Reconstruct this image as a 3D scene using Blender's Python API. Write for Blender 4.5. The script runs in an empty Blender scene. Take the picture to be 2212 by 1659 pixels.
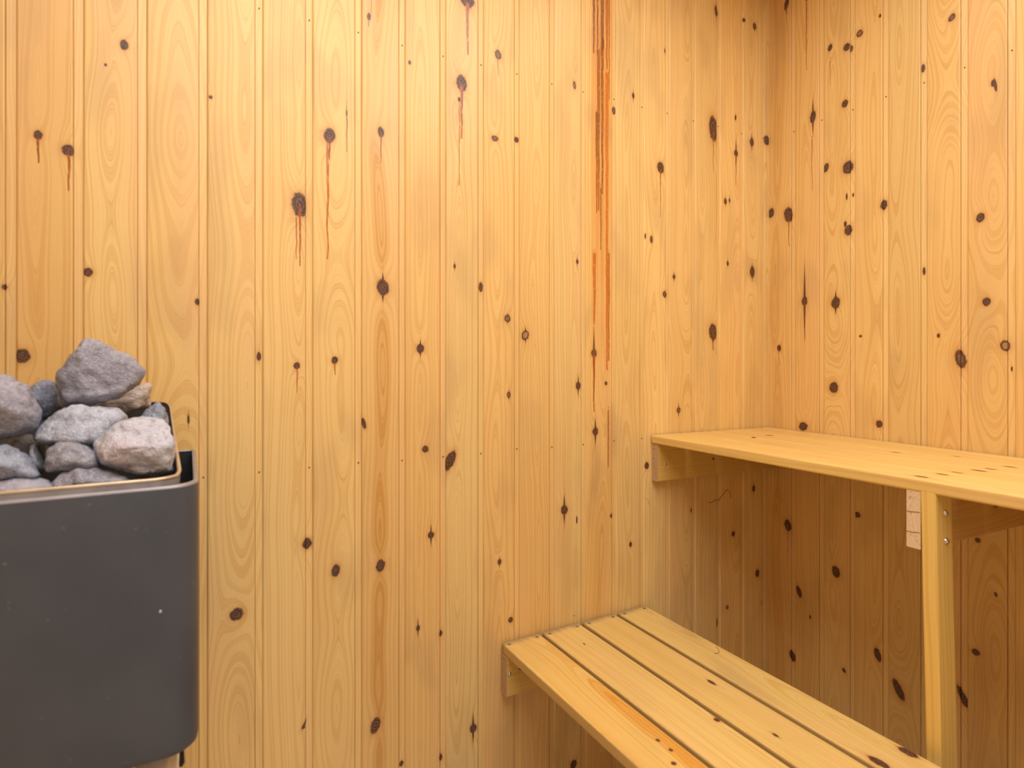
import bpy, bmesh, math, random
from mathutils import Vector, Matrix, noise as mnoise

# ------------------------------------------------------------------ camera, light, exposure
SC = bpy.context.scene
COL = SC.collection
F_PX, CX, CY, IMG_W, IMG_H = 1282.0, 1106.0, 770.0, 2212, 1659
YAW = math.radians(61.3)                       # the lens axis, measured from +X
CAM = Vector((-1.54195, -1.2, 1.10))
AX = (math.cos(YAW), math.sin(YAW)); RT = (math.sin(YAW), -math.cos(YAW))

cd = bpy.data.cameras.new('camera'); cam = bpy.data.objects.new('camera', cd); COL.objects.link(cam)
cam.location = CAM; cam.rotation_euler = (math.pi/2, 0, YAW - math.pi/2)
cd.sensor_width = 36; cd.lens = F_PX/IMG_W*36
cd.shift_y = -(IMG_H/2 - CY)/IMG_W
cd.clip_start = 0.02
cd.dof.use_dof = True; cd.dof.focus_distance = 1.75; cd.dof.aperture_fstop = 4.6
SC.camera = cam

SC.view_settings.view_transform = 'Standard'; SC.view_settings.look = 'None'
SC.view_settings.gamma = 1; SC.view_settings.use_curve_mapping = False
SC.view_settings.exposure = 0.0
SC.cycles.adaptive_threshold = 0.05
SC.cycles.glossy_bounces = 2
SC.cycles.max_bounces = 6

w = bpy.data.worlds.new('world'); SC.world = w; w.use_nodes = True
w.node_tree.nodes['Background'].inputs[0].default_value = (0.75, 0.85, 1.0, 1)
w.node_tree.nodes['Background'].inputs[1].default_value = 0.6

def area(name, loc, rot, sx, sy, power, color):
    l = bpy.data.lights.new(name, 'AREA'); l.shape = 'RECTANGLE'; l.size = sx; l.size_y = sy
    l.energy = power; l.color = color
    o = bpy.data.objects.new(name, l); o.location = loc; o.rotation_euler = rot; COL.objects.link(o); return o
area('added_ceiling_bounce', (-1.08, -1.12, 2.235), (0, 0, 0), 1.4, 1.4, 36.5, (1.0, 0.96, 0.92))  # added light standing in for flash bounced off the ceiling
area('added_door_fill', (-1.45, -2.72, 1.15), (math.radians(90), 0, 0), 0.75, 1.8, 1.2, (0.93, 0.96, 1.0))  # added fill from the unseen door side, lifts the tones under the benches

# ------------------------------------------------------------------ helpers
def ray(px, py):
    t = (px-CX)/F_PX
    return Vector((AX[0]+t*RT[0], AX[1]+t*RT[1], -(py-CY)/F_PX))
def at(px, py, axis, val):                      # where a pixel meets the plane axis = val
    r = ray(px, py); return CAM + r*((val-CAM[axis])/r[axis])

def link(name, me, mat=None, parent=None):
    o = bpy.data.objects.new(name, me); COL.objects.link(o)
    for m in (mat if isinstance(mat, (list, tuple)) else [mat] if mat else []):
        me.materials.append(m)
    if parent is not None: o.parent = parent
    return o
def thing(name, label, cat, loc=(0, 0, 0), group=None):
    o = bpy.data.objects.new(name, None); COL.objects.link(o); o.location = loc
    o.empty_display_size = 0.05
    tag(o, label, cat, group); return o
def tag(o, label, cat, group=None):
    o['label'] = label; o['category'] = cat
    if group: o['group'] = group
def bm_mesh(name, bm, smooth=False):
    bmesh.ops.recalc_face_normals(bm, faces=bm.faces[:])
    me = bpy.data.meshes.new(name); bm.to_mesh(me); bm.free()
    if smooth:
        me.polygons.foreach_set('use_smooth', [True]*len(me.polygons))
    return me

def prism(name, prof, p0, p1, xdir, ydir, closed_uv0=0.0, v0=0.0, smooth_angle=None):
    """extrude a 2D outline (u along xdir, w along ydir) from p0 to p1; UV in metres: u round the outline, v along"""
    p0 = Vector(p0); p1 = Vector(p1); xd = Vector(xdir); yd = Vector(ydir); L = (p1-p0).length
    n = len(prof); bm = bmesh.new(); uvl = bm.loops.layers.uv.new('UVMap')
    a = [bm.verts.new(p0+xd*x+yd*y) for x, y in prof]
    b = [bm.verts.new(p1+xd*x+yd*y) for x, y in prof]
    per = [closed_uv0]
    for i in range(n):
        x0, y0 = prof[i]; x1, y1 = prof[(i+1) % n]; per.append(per[-1]+math.hypot(x1-x0, y1-y0))
    for i in range(n):
        j = (i+1) % n
        f = bm.faces.new((a[i], a[j], b[j], b[i])); f.smooth = False
        for lp, uv in zip(f.loops, ((per[i], v0), (per[i+1], v0), (per[i+1], v0+L), (per[i], v0+L))): lp[uvl].uv = uv
    for vs in (a, b):
        f = bm.faces.new(vs); f.material_index = 1
        for lp, (x, y) in zip(f.loops, prof): lp[uvl].uv = (x, y)
    bmesh.ops.recalc_face_normals(bm, faces=bm.faces[:])
    me = bpy.data.meshes.new(name); bm.to_mesh(me); bm.free()
    return me

def rrect(w, h, r=0.003, seg=3):                # rounded rectangle, top face first, origin at its centre
    pts = []
    for cx, cy, a0 in ((-w/2+r, h/2-r, 180), (w/2-r, h/2-r, 90), (w/2-r, -h/2+r, 0), (-w/2+r, -h/2+r, -90)):
        for k in range(seg+1):
            a = math.radians(a0-90*k/seg); pts.append((cx+r*math.cos(a), cy+r*math.sin(a)))
    return pts

# ------------------------------------------------------------------ node helper
class NT:
    def __init__(self, tree): self.t = tree; self.n = tree.nodes; self.l = tree.links
    def new(self, ty, **kw):
        nd = self.n.new(ty)
        for k, v in kw.items(): setattr(nd, k, v)
        return nd
    def put(self, sock, v):
        if isinstance(v, bpy.types.NodeSocket): self.l.new(v, sock)
        elif v is not None:
            if isinstance(v, (tuple, list)) and len(v) == 3 and sock.type == 'RGBA': v = (*v, 1)
            sock.default_value = v
    def m(self, op, a, b=None, c=None, clamp=False):
        nd = self.new('ShaderNodeMath', operation=op, use_clamp=clamp)
        for s, v in zip(nd.inputs, (a, b, c)): self.put(s, v)
        return nd.outputs[0]
    def sstep(self, x, lo, hi, to0=0.0, to1=1.0):
        nd = self.new('ShaderNodeMapRange', interpolation_type='SMOOTHSTEP')
        for k, v in (('Value', x), ('From Min', lo), ('From Max', hi), ('To Min', to0), ('To Max', to1)): self.put(nd.inputs[k], v)
        return nd.outputs[0]
    def mix(self, f, a, b, mode='MIX'):
        nd = self.new('ShaderNodeMix', data_type='RGBA', blend_type=mode)
        self.put(nd.inputs[0], f); self.put(nd.inputs[6], a); self.put(nd.inputs[7], b); return nd.outputs[2]
    def xyz(self, x, y, z=0.0):
        nd = self.new('ShaderNodeCombineXYZ')
        for s, v in zip(nd.inputs, (x, y, z)): self.put(s, v)
        return nd.outputs[0]
    def n1(self, wv, detail=0.0, rough=0.5):
        nd = self.new('ShaderNodeTexNoise', noise_dimensions='1D'); self.put(nd.inputs['W'], wv)
        nd.inputs['Scale'].default_value = 1; nd.inputs['Detail'].default_value = detail; nd.inputs['Roughness'].default_value = rough
        return nd.outputs['Fac']
    def n3(self, vec, scale=1.0, detail=2.0, rough=0.5, out='Fac'):
        nd = self.new('ShaderNodeTexNoise'); self.put(nd.inputs['Vector'], vec)
        nd.inputs['Scale'].default_value = scale; nd.inputs['Detail'].default_value = detail; nd.inputs['Roughness'].default_value = rough
        return nd.outputs[out]

def group(name, ins, outs):
    g = bpy.data.node_groups.new(name, 'ShaderNodeTree')
    for n, ty, dv in ins:
        s = g.interface.new_socket(n, in_out='INPUT', socket_type=ty)
        if dv is not None: s.default_value = dv
    for n, ty in outs: g.interface.new_socket(n, in_out='OUTPUT', socket_type=ty)
    t = NT(g); gi = t.new('NodeGroupInput'); go = t.new('NodeGroupOutput')
    return g, t, gi.outputs, go.inputs

FL, CO = 'NodeSocketFloat', 'NodeSocketColor'
# one knot: keeps the least distance Q, adds to the grain bump B, keeps the resin run D (K = how dark it is)
KNOT, t, I, O = group('knot', [(n, FL, 0.0) for n in ('U', 'V', 'Nz', 'Wb', 'Cx', 'Cz', 'Rx', 'Rz', 'Rot', 'Ld', 'Wd', 'Dk', 'Ls', 'Pale', 'Q', 'B', 'D', 'K', 'P')],
                      [(n, FL) for n in ('Q', 'B', 'D', 'K', 'P')])
du = t.m('SUBTRACT', I['U'], I['Cx']); dv = t.m('SUBTRACT', I['V'], I['Cz'])
cs = t.m('COSINE', I['Rot']); sn = t.m('SINE', I['Rot'])
a = t.m('DIVIDE', t.m('ADD', t.m('MULTIPLY', du, cs), t.m('MULTIPLY', dv, sn)), I['Rx'])
b = t.m('DIVIDE', t.m('SUBTRACT', t.m('MULTIPLY', dv, cs), t.m('MULTIPLY', du, sn)), I['Rz'])
q = t.m('SQRT', t.m('ADD', t.m('MULTIPLY', a, a), t.m('MULTIPLY', b, b)))
q = t.m('ADD', q, I['Nz'])
adu = t.m('ABSOLUTE', du); adv = t.m('ABSOLUTE', dv)
sq = t.m('ADD', t.m('DIVIDE', adu, t.m('MULTIPLY', I['Rx'], 0.42)), t.m('DIVIDE', adv, I['Ls']))
t.put(O['Q'], t.m('MINIMUM', I['Q'], t.m('MINIMUM', q, sq)))
ea = t.m('DIVIDE', du, t.m('MULTIPLY_ADD', I['Rx'], 1.5, 0.004)); eb = t.m('DIVIDE', dv, t.m('MULTIPLY_ADD', I['Rz'], 2.4, 0.012))
g_ = t.m('EXPONENT', t.m('MULTIPLY', t.m('ADD', t.m('MULTIPLY', ea, ea), t.m('MULTIPLY', eb, eb)), -1.0))
t.put(O['B'], t.m('MULTIPLY_ADD', g_, t.m('MULTIPLY', I['Rx'], 1.5), I['B']))
s_ = t.m('DIVIDE', dv, t.m('MULTIPLY', I['Ld'], -1.0))
inside = t.m('MULTIPLY', t.m('GREATER_THAN', s_, 0.0), t.m('LESS_THAN', s_, 1.0))
wd = t.m('MULTIPLY', I['Wd'], t.m('MULTIPLY_ADD', s_, -0.55, 1.0))
lat = t.m('ABSOLUTE', t.m('MULTIPLY_ADD', I['Wb'], t.m('MINIMUM', t.m('MULTIPLY', s_, 4.0), 1.0), du))
dm = t.m('MULTIPLY', t.m('MULTIPLY', inside, t.sstep(t.m('MULTIPLY', s_, I['Ld']), 0.0, 0.012)), t.sstep(t.m('DIVIDE', lat, wd), 0.55, 1.1, 1.0, 0.0))
t.put(O['D'], t.m('MAXIMUM', I['D'], dm))
t.put(O['K'], t.m('MAXIMUM', I['K'], t.m('MULTIPLY', dm, I['Dk'])))
t.put(O['P'], t.m('MAXIMUM', I['P'], t.m('MULTIPLY', I['Pale'], t.sstep(q, 0.55, 0.75, 1.0, 0.0))))

# the board itself
PINE, t, I, O = group('pine', [(n, FL, 0.0) for n in ('U', 'V', 'Q', 'B', 'D', 'K', 'P', 'Seed', 'U0', 'Flat', 'Stripe', 'Grey', 'Edge')] +
                      [('Light', CO, (0.8, 0.5, 0.2, 1)), ('Dark', CO, (0.6, 0.3, 0.1, 1))], [('Color', CO), ('Rough', FL)])
sd = I['Seed']
wob = t.m('MULTIPLY', t.m('SUBTRACT', t.n1(t.m('MULTIPLY_ADD', I['V'], 1.6, t.m('MULTIPLY', sd, 17.3)), 1.0), 0.5), 0.030)
xx = t.m('ADD', t.m('SUBTRACT', I['U'], I['U0']), wob)
wv = t.m('MULTIPLY', t.m('SUBTRACT', t.n1(t.m('MULTIPLY_ADD', I['V'], 1.5, t.m('MULTIPLY', sd, 7.7)), 1.0), 0.46), t.m('MULTIPLY', I['Flat'], 0.16))
dist = t.m('SQRT', t.m('ADD', t.m('MULTIPLY', xx, xx), t.m('MULTIPLY', wv, wv)))
wr = t.m('MULTIPLY', t.m('SUBTRACT', t.n3(t.xyz(t.m('MULTIPLY', I['U'], 26.0), t.m('MULTIPLY', I['V'], 3.5), sd), 1.0, 1.0), 0.5), 0.007)
dist = t.m('ADD', t.m('ADD', dist, wr), I['B'])
r1 = t.n1(t.m('MULTIPLY_ADD', dist, 210.0, t.m('MULTIPLY', sd, 31.0)), 0.0)
ring = t.sstep(r1, 0.50, 0.72)
line = t.sstep(t.m('ABSOLUTE', t.m('SUBTRACT', r1, 0.56)), 0.0, 0.05, 1.0, 0.0)
r2 = t.n1(t.m('MULTIPLY_ADD', dist, 800.0, t.m('MULTIPLY', sd, 11.0)), 1.0)
fib = t.n3(t.xyz(t.m('MULTIPLY', I['U'], 1500.0), t.m('MULTIPLY', I['V'], 22.0), sd), 1.0, 1.0)
mot = t.n3(t.xyz(t.m('MULTIPLY', I['U'], 9.0), t.m('MULTIPLY', I['V'], 1.7), t.m('MULTIPLY', sd, 3.1)), 1.0, 2.0)
strp = t.m('MULTIPLY', I['Stripe'], t.sstep(dist, 0.010, 0.024, 1.0, 0.0))
fac = t.m('ADD', t.m('MULTIPLY', ring, 0.34), t.m('MULTIPLY', line, 0.42))
fac = t.m('ADD', fac, t.m('MULTIPLY', t.m('SUBTRACT', r2, 0.5), 0.45))
fac = t.m('ADD', fac, t.m('MULTIPLY', t.m('SUBTRACT', fib, 0.5), 0.22))
fac = t.m('ADD', fac, t.m('MULTIPLY', t.m('SUBTRACT', mot, 0.5), 0.75))
fac = t.m('ADD', t.m('ADD', fac, strp), 0.10, clamp=True)
colr = t.mix(fac, I['Light'], I['Dark'])
pinkf = t.sstep(t.n3(t.xyz(t.m('MULTIPLY', I['U'], 14.0), t.m('MULTIPLY', I['V'], 1.1), t.m('MULTIPLY_ADD', sd, 5.3, 9.0)), 1.0, 2.0), 0.5, 0.72, 0.0, 0.35)
colr = t.mix(pinkf, colr, (0.78, 0.475, 0.225))
greyf = t.m('MULTIPLY', I['Grey'], t.sstep(t.n3(t.xyz(t.m('MULTIPLY', I['U'], 12.0), t.m('MULTIPLY', I['V'], 4.0), t.m('MULTIPLY_ADD', sd, 2.3, 4.0)), 1.0, 2.0), 0.5, 0.7))
colr = t.mix(greyf, colr, (0.42, 0.27, 0.13))
edge_lit = t.m('MULTIPLY', t.sstep(t.m('SUBTRACT', I['U'], I['Edge']), -.0006, .0006), .16)
colr = t.mix(edge_lit, colr, (0.90, 0.66, 0.31))  # groove strip mixed paler: light caught on the bevel, painted into the colour
# knots
kn = t.n3(t.xyz(t.m('MULTIPLY', I['U'], 420.0), t.m('MULTIPLY', I['V'], 420.0), sd), 1.0, 2.0)
Q = I['Q']
halo = t.m('MULTIPLY', t.m('EXPONENT', t.m('MULTIPLY', t.m('MAXIMUM', t.m('SUBTRACT', Q, 1.0), 0.0), -2.2)), 0.62)
colr = t.mix(halo, colr, (0.50, 0.215, 0.055))
core = t.sstep(Q, 0.86, 1.14, 1.0, 0.0)
kring = t.m('MULTIPLY_ADD', t.m('SINE', t.m('MULTIPLY', Q, 17.0)), 0.14, kn)
kc = t.mix(t.sstep(kring, 0.40, 0.72), (0.060, 0.026, 0.015), (0.21, 0.105, 0.056))
kc = t.mix(t.sstep(Q, 0.70, 0.98, 0.0, 0.7), kc, (0.040, 0.017, 0.010))
kc = t.mix(t.m('MULTIPLY', I['P'], 0.85), kc, (0.42, 0.25, 0.11))
colr = t.mix(core, colr, kc)
dc = t.mix(I['K'], (0.50, 0.12, 0.012), (0.075, 0.022, 0.012))
dn = t.sstep(t.n3(t.xyz(t.m('MULTIPLY', I['U'], 300.0), t.m('MULTIPLY', I['V'], 90.0), sd), 1.0, 1.0), 0.30, 0.50, 0.62, 1.0)
colr = t.mix(t.m('MULTIPLY', t.m('MULTIPLY', I['D'], dn), 0.9), colr, dc)
t.put(O['Color'], colr)
t.put(O['Rough'], t.m('MULTIPLY_ADD', mot, 0.16, t.m('MULTIPLY_ADD', I['D'], -0.15, 0.36)))


WALL_L, WALL_D = (0.79, 0.55, 0.215), (0.60, 0.325, 0.078)
BEN_L, BEN_D = (0.765, 0.545, 0.185), (0.60, 0.33, 0.062)
def pine(name, knots=(), seed=0.0, u0=0.045, flat=1.0, stripe=0.0, grey=0.25, tint=(1, 1, 1), light=WALL_L, dark=WALL_D,
         grime=None, gloss=0.5, edge=9.0, stain=None):
    """knots: dicts of u, v, rx, rz and optionally rot, ld, wd, dk, ls, pale (metres on the board)"""
    mt = bpy.data.materials.new(name); mt.use_nodes = True; t = NT(mt.node_tree)
    bs = mt.node_tree.nodes['Principled BSDF']
    uv = t.new('ShaderNodeUVMap', uv_map='UVMap'); sp = t.new('ShaderNodeSeparateXYZ'); t.l.new(uv.outputs[0], sp.inputs[0])
    U, V = sp.outputs[0], sp.outputs[1]
    acc = dict(Q=9.0, B=0.0, D=0.0, K=0.0, P=0.0)
    if knots:
        nz = t.m('MULTIPLY', t.m('SUBTRACT', t.n3(t.xyz(t.m('MULTIPLY', U, 170.0), t.m('MULTIPLY', V, 130.0), seed), 1.0, 1.0), 0.5), 0.42)
        wb = t.m('MULTIPLY', t.m('SUBTRACT', t.n1(t.m('MULTIPLY_ADD', V, 16.0, seed*3.0), 2.0), 0.5), 0.005)
    for k in knots:
        g = t.new('ShaderNodeGroup'); g.node_tree = KNOT
        for n, v in dict(U=U, V=V, Nz=nz, Wb=wb, Cx=k['u'], Cz=k['v'], Rx=k['rx'], Rz=k['rz'], Rot=k.get('rot', 0.0), Ld=k.get('ld', 0.0005),
                         Wd=k.get('wd', 0.0018), Dk=k.get('dk', 0.3), Ls=k.get('ls', k['rz']*0.5), Pale=k.get('pale', 0.0), **acc).items():
            t.put(g.inputs[n], v)
        acc = {n: g.outputs[n] for n in ('Q', 'B', 'D', 'K', 'P')}
    g = t.new('ShaderNodeGroup'); g.node_tree = PINE
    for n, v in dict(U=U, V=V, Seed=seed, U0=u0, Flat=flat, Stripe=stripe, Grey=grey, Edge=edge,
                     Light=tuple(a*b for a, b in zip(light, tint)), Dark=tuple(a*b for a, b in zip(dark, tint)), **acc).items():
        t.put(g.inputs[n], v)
    col = g.outputs['Color']
    if stain:                                   # resin soaked into the wood between two edges, above a height
        a0, a1, v0, amt = stain
        sn_ = t.n3(t.xyz(t.m('MULTIPLY', U, 90.0), t.m('MULTIPLY', V, 5.0), seed), 1.0, 2.0)
        sm_ = t.m('MULTIPLY', t.m('MULTIPLY', t.sstep(U, a0, a0+.006), t.sstep(U, a1-.004, a1, 1.0, 0.0)), t.sstep(V, v0-.35, v0+.15))
        col = t.mix(t.m('MULTIPLY', sm_, t.m('MULTIPLY', t.sstep(sn_, .3, .7, .45, 1.0), amt)), col, (.60, .20, .025))
    if grime:                                   # grey dirt collected along one end of a board (v range)
        lo, hi, amt = grime
        gn = t.n3(t.xyz(t.m('MULTIPLY', U, 60.0), t.m('MULTIPLY', V, 60.0), seed), 1.0, 3.0)
        gm = t.m('MULTIPLY', t.sstep(t.m('MULTIPLY_ADD', gn, 0.03, V), lo, hi), amt)
        col = t.mix(gm, col, (0.33, 0.25, 0.17))
    t.l.new(col, bs.inputs['Base Color']); t.l.new(g.outputs['Rough'], bs.inputs['Roughness'])
    bs.inputs['Specular IOR Level'].default_value = gloss
    bp = t.new('ShaderNodeBump'); bp.inputs['Strength'].default_value = 0.2; bp.inputs['Distance'].default_value = 0.0004
    t.l.new(t.n3(t.xyz(t.m('MULTIPLY', U, 900.0), t.m('MULTIPLY', V, 14.0), seed), 1.0, 0.0), bp.inputs['Height']); t.l.new(bp.outputs[0], bs.inputs['Normal'])
    return mt

def endgrain(name, col=(0.66, 0.47, 0.27)):
    mt = bpy.data.materials.new(name); mt.use_nodes = True; t = NT(mt.node_tree); bs = mt.node_tree.nodes['Principled BSDF']
    uv = t.new('ShaderNodeUVMap', uv_map='UVMap'); sp = t.new('ShaderNodeSeparateXYZ'); t.l.new(uv.outputs[0], sp.inputs[0])
    U, V = sp.outputs[0], sp.outputs[1]
    du = t.m('SUBTRACT', U, 0.05); d = t.m('SQRT', t.m('ADD', t.m('MULTIPLY', du, du), t.m('MULTIPLY', V, V)))
    d = t.m('MULTIPLY_ADD', t.n3(t.xyz(U, V, 0.0), 60.0, 2.0), 0.006, d)
    rg = t.n1(t.m('MULTIPLY', d, 620.0), 1.0)
    bl = t.n3(t.xyz(U, V, 1.0), 130.0, 3.0, 0.65)
    c = t.mix(t.sstep(rg, 0.4, 0.65), col, tuple(x*0.80 for x in col))
    c = t.mix(t.sstep(bl, 0.56, 0.72, 0.0, 0.8), c, tuple(x*0.45 for x in col))
    t.l.new(c, bs.inputs['Base Color']); bs.inputs['Roughness'].default_value = 0.8
    return mt

def plain(name, col, rough=0.5, metal=0.0, bump=None):
    mt = bpy.data.materials.new(name); mt.use_nodes = True; t = NT(mt.node_tree); bs = mt.node_tree.nodes['Principled BSDF']
    tc = t.new('ShaderNodeTexCoord'); nz = t.n3(tc.outputs['Object'], 40.0, 3.0)
    c = t.mix(t.sstep(nz, 0.35, 0.7), col, tuple(x*0.82 for x in col)); t.l.new(c, bs.inputs['Base Color'])
    bs.inputs['Roughness'].default_value = rough; bs.inputs['Metallic'].default_value = metal
    if bump:
        bp = t.new('ShaderNodeBump'); bp.inputs['Strength'].default_value = bump; bp.inputs['Distance'].default_value = 0.001
        t.l.new(t.n3(tc.outputs['Object'], 300.0, 3.0), bp.inputs['Height']); t.l.new(bp.outputs[0], bs.inputs['Normal'])
    return mt

END = endgrain('cut_end_grain')
STEEL = plain('screw_steel', (0.72, 0.71, 0.70), 0.28, 1.0)
NAILM = plain('dark_nail', (0.12, 0.09, 0.06), 0.5, 0.6)
GREYNAIL = plain('grey_nail', (0.26, 0.24, 0.23), 0.55, 0.5)

# ------------------------------------------------------------------ knots seen on the two walls (photo pixels)
# x, y, half width, half height [, rot deg, drip end y, drip width m, drip darkness, spike px, pale]
def K(x, y, rx, ry, rot=0, drip=0, wd=0.0017, dk=0.45, ls=0, pale=0): return (x, y, rx, ry, rot, drip, wd, dk, ls, pale)
KA = [K(268,97,9,11), K(82,292,10,10,0,352,.002,.55), K(148,325,15,12,-25,412,.002,.35), K(190,588,11,9,20), K(14,620,11,6), K(428,652,7,7),
 K(48,769,17,15), K(648,442,17,25,8,575,.0022,.25), K(640,462,3,4,0,560,.0012,.3), K(712,292,12,16,-10,345,.0022,.7), K(708,300,6,8,0,560,.0026,.08), K(749,245,1.5,8,0,330,.0012,.5,40),
 K(797,36,4,8,0,57,.0014,.8), K(802,-8,3,6,0,36,.0014,.2), K(823,285,6.5,11,5,352,.0014,.55), K(885,135,3,4.5), K(1010,2,14,14,0,118,.0042,.32), K(1010,20,3,5,0,120,.0016,.7),
 K(997,180,11,18,5,300,.0038,.30), K(998,190,5,6,0,275,.0018,.8), K(992,215,3,5,0,402,.0016,.15), K(1076,118,6.5,10,10,165,.0012,.35,0,.35),
 K(1069,299,7,6,0,0,0,0,0,.3), K(1121,302,5,6), K(827,621,13,17,12,0,0,0,32), K(982,575,2.5,5,0,0,0,0,12), K(1044,620,4.5,10),
 K(1096,688,6.5,8,0,0,0,0,12,.4), K(1135,724,7.5,11,-10,0,0,0,18,.95), K(1099,853,4,6.5,0,0,0,0,12,.35), K(908,753,8,10,0,0,0,0,20), K(566,770,5,9),
 K(641,790,7,7.5,0,848,.0016,.0), K(723,778,7,8,0,810,.0018,.1), K(786,915,4.5,12,15), K(919,970,6.5,7.5), K(972,995,10,23,-28), K(667,1174,13,12),
 K(511,1327,15,13,25), K(725,1233,9,13,-12), K(822,1222,9.5,13,-5), K(931,1156,6.5,7.5,0,0,0,0,24), K(659,1565,4.5,10,-35), K(811,1567,10,17,-18),
 K(873,1649,4.5,6), K(955,1636,6,8), K(903,1357,4,6,0,0,0,0,24), K(955,1368,6,7), K(1022,1573,7,9,0,0,0,0,34), K(1079,1214,4,6,0,0,0,0,13),
 K(1103,1339,5,6), K(1219,1101,7,10,0,0,0,0,34), K(1249,833,5,9,0,0,0,0,24), K(1247,565,2.5,5,0,0,0,0,14), K(1283,763,6,9,0,890,.0032,.40,60), K(1286,932,6,9,0,0,0,0,30),
 K(1322,1114,4,5), K(1362,1176,3,5,0,0,0,0,10), K(1331,239,4,8,0,0,0,0,0,.3), K(1368,207,2.5,6,0,0,0,0,14), K(1427,362,7,12,8,470,.0016,.45),
 K(1437,110,2,5,0,0,0,0,11), K(1438,636,6,8,0,0,0,0,0,.3), K(1407,517,3,8,0,0,0,0,0,.2), K(1394,510,1.5,6), K(1456,598,3,5,0,0,0,0,12), K(1466,886,4,6,0,0,0,0,16,.3),
 K(1397,1006,4.5,7.5), K(1241,184,3,8,8,0,0,0,0,.6), K(1541,278,9,27,6,372,.0014,.5), K(1540,717,8,18,6,757,.0026,.9), K(1549,25,5,13,8,0,0,0,0,.3),
 K(1590,331,4,7,0,400,.0016,.7,34), K(1589,254,1.8,6), K(1567,435,3,6,0,0,0,0,13), K(1576,433,1.8,4,0,0,0,0,14), K(1572,569,2.2,5,0,0,0,0,9), K(1624,307,4,9,0,0,0,0,20),
 K(1625,587,5,12,0,0,0,0,20), K(1630,57,3.5,7,0,0,0,0,11,.2), K(1607,43,3,4), K(1656,303,6,10), K(1495,1102,3.2,6), K(1584,1153,3.5,5.5), K(1628,1055,3.2,6,0,0,0,0,14),
 K(1636,1238,4.2,8,5), K(1571,1312,2.8,4,0,0,0,0,0,.5), K(1552,1345,2.4,8), K(1648,1302,1.6,5), K(1239,1651,6.5,9,-10), K(1246,1123,1.5,8), K(407,906,2.5,10,0,0,0,0,20),
 K(228,140,3,3), K(455,210,4,4), K(1240,1330,1,1)]
# the resin-streaked board
RES = [K(1283,-40,.6,1,0,115,.0042,1.0), K(1291,-40,.6,1,0,130,.0030,.9), K(1301,-30,.6,1,0,420,.0052,.95), K(1302,95,3,15,0,0,0,0,20), K(1311,-40,.6,1,0,150,.0046,.45),
 K(1316,-40,.6,1,0,215,.0030,.30), K(1293,100,.6,1,0,455,.0050,.70), K(1289,250,2.5,10,0,460,.0034,.9), K(1298,400,.6,1,0,540,.0024,1.0), K(1311,150,.6,1,0,800,.0050,.02),
 K(1315,540,.6,1,0,780,.0036,.35), K(1314,880,.6,1,0,1010,.0026,.3), K(1284,540,.6,1,0,700,.0050,.12), K(1309,828,3,4)]
KB = [K(1699,8,4.5,12,-12,30,.002,.7,26), K(1742,0,1.2,3,0,152,.0014,.75), K(1756,252,6,13,-6,0,0,0,40), K(1754,295,.8,1,0,412,.0011,.6), K(1793,103,4.5,7,-15,0,0,0,0), K(1793,125,.8,1,0,185,.0009,.4),
 K(1829,102,7,8), K(1841,103,4.5,7,0,0,0,0,0,.3), K(1825,224,6.5,8,-15), K(1857,72,7,7,-30,0,0,0,0,.6), K(1901,34,2.5,4), K(1784,363,6,10,-25), K(1833,361,13,14,-10), K(1911,442,9,11),
 K(1998,145,4,9), K(2056,38,7,8,-30,0,0,0,0,.3), K(2145,180,4.5,7), K(2150,184,3.5,14,8), K(1666,460,6,10,-12), K(1704,464,10,16,15,532,.0016,.6), K(1829,425,1.8,7), K(1846,420,1.8,4),
 K(1834,497,10,11,-20), K(1826,484,3,6), K(2118,470,9,10,-15), K(2000,585,3,8), K(1805,654,9,13,-6,0,0,0,26), K(2131,652,9,9), K(1738,650,6,10,0,735,.0012,.7,85), K(1683,752,4,7,0,790,.0012,.5),
 K(2077,775,14,20,14,815,.001,.5,0,.25), K(2174,747,13,12,40,0,0,0,0,.95), K(2191,797,2,5), K(2027,725,3.5,4.5), K(1859,726,3,2.5), K(1801,837,9,12,-5), K(1899,916,7,8,12), K(1735,921,9,9,15),
 K(1702,1135,7,12,12,1195,.001,.7,0), K(1852,1112,6.5,6), K(1806,1235,8.5,12.5,10), K(1726,1278,5,12,20), K(1713,1418,7,12,25), K(1896,1414,7,14,15), K(1941,1490,9,21,28), K(1823,1448,3.5,5,30),
 K(2082,1506,9,22,28), K(2108,1409,8.5,7), K(2151,1284,3.5,5,15), K(2112,1167,6,5), K(1750,1333,2,4)]
BND_A = [-1.7796, -1.6929, -1.6036, -1.5106, -1.418, -1.3278, -1.2325, -1.1408, -1.0489, -.9579, -.8654, -.7695, -.6774, -.5821, -.4902, -.4011, -.3055, -.2083, -.1120, -.0190, 0.0]
BND_B = [-.0045, .0880, .1749, .2623, .347, .4352, .5193, .6071]
ROOM_X, ROOM_Y, ROOM_Z = -2.45, -2.5, 2.27

def plank_profile(P):
    S = 0.0125
    pts = [(0, .012), (0, .0036), (.0014, .0010), (.0032, 0)]
    if P > .03:
        pts += [(P-S-.0030, 0), (P-S-.0014, .0006), (P-S-.0006, .0044), (P-S+.0003, .0044), (P-S+.0007, .0020), (P-.0012, .0031), (P, .0034), (P, .012)]
    else: pts += [(P, 0), (P, .012)]
    return pts

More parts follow.
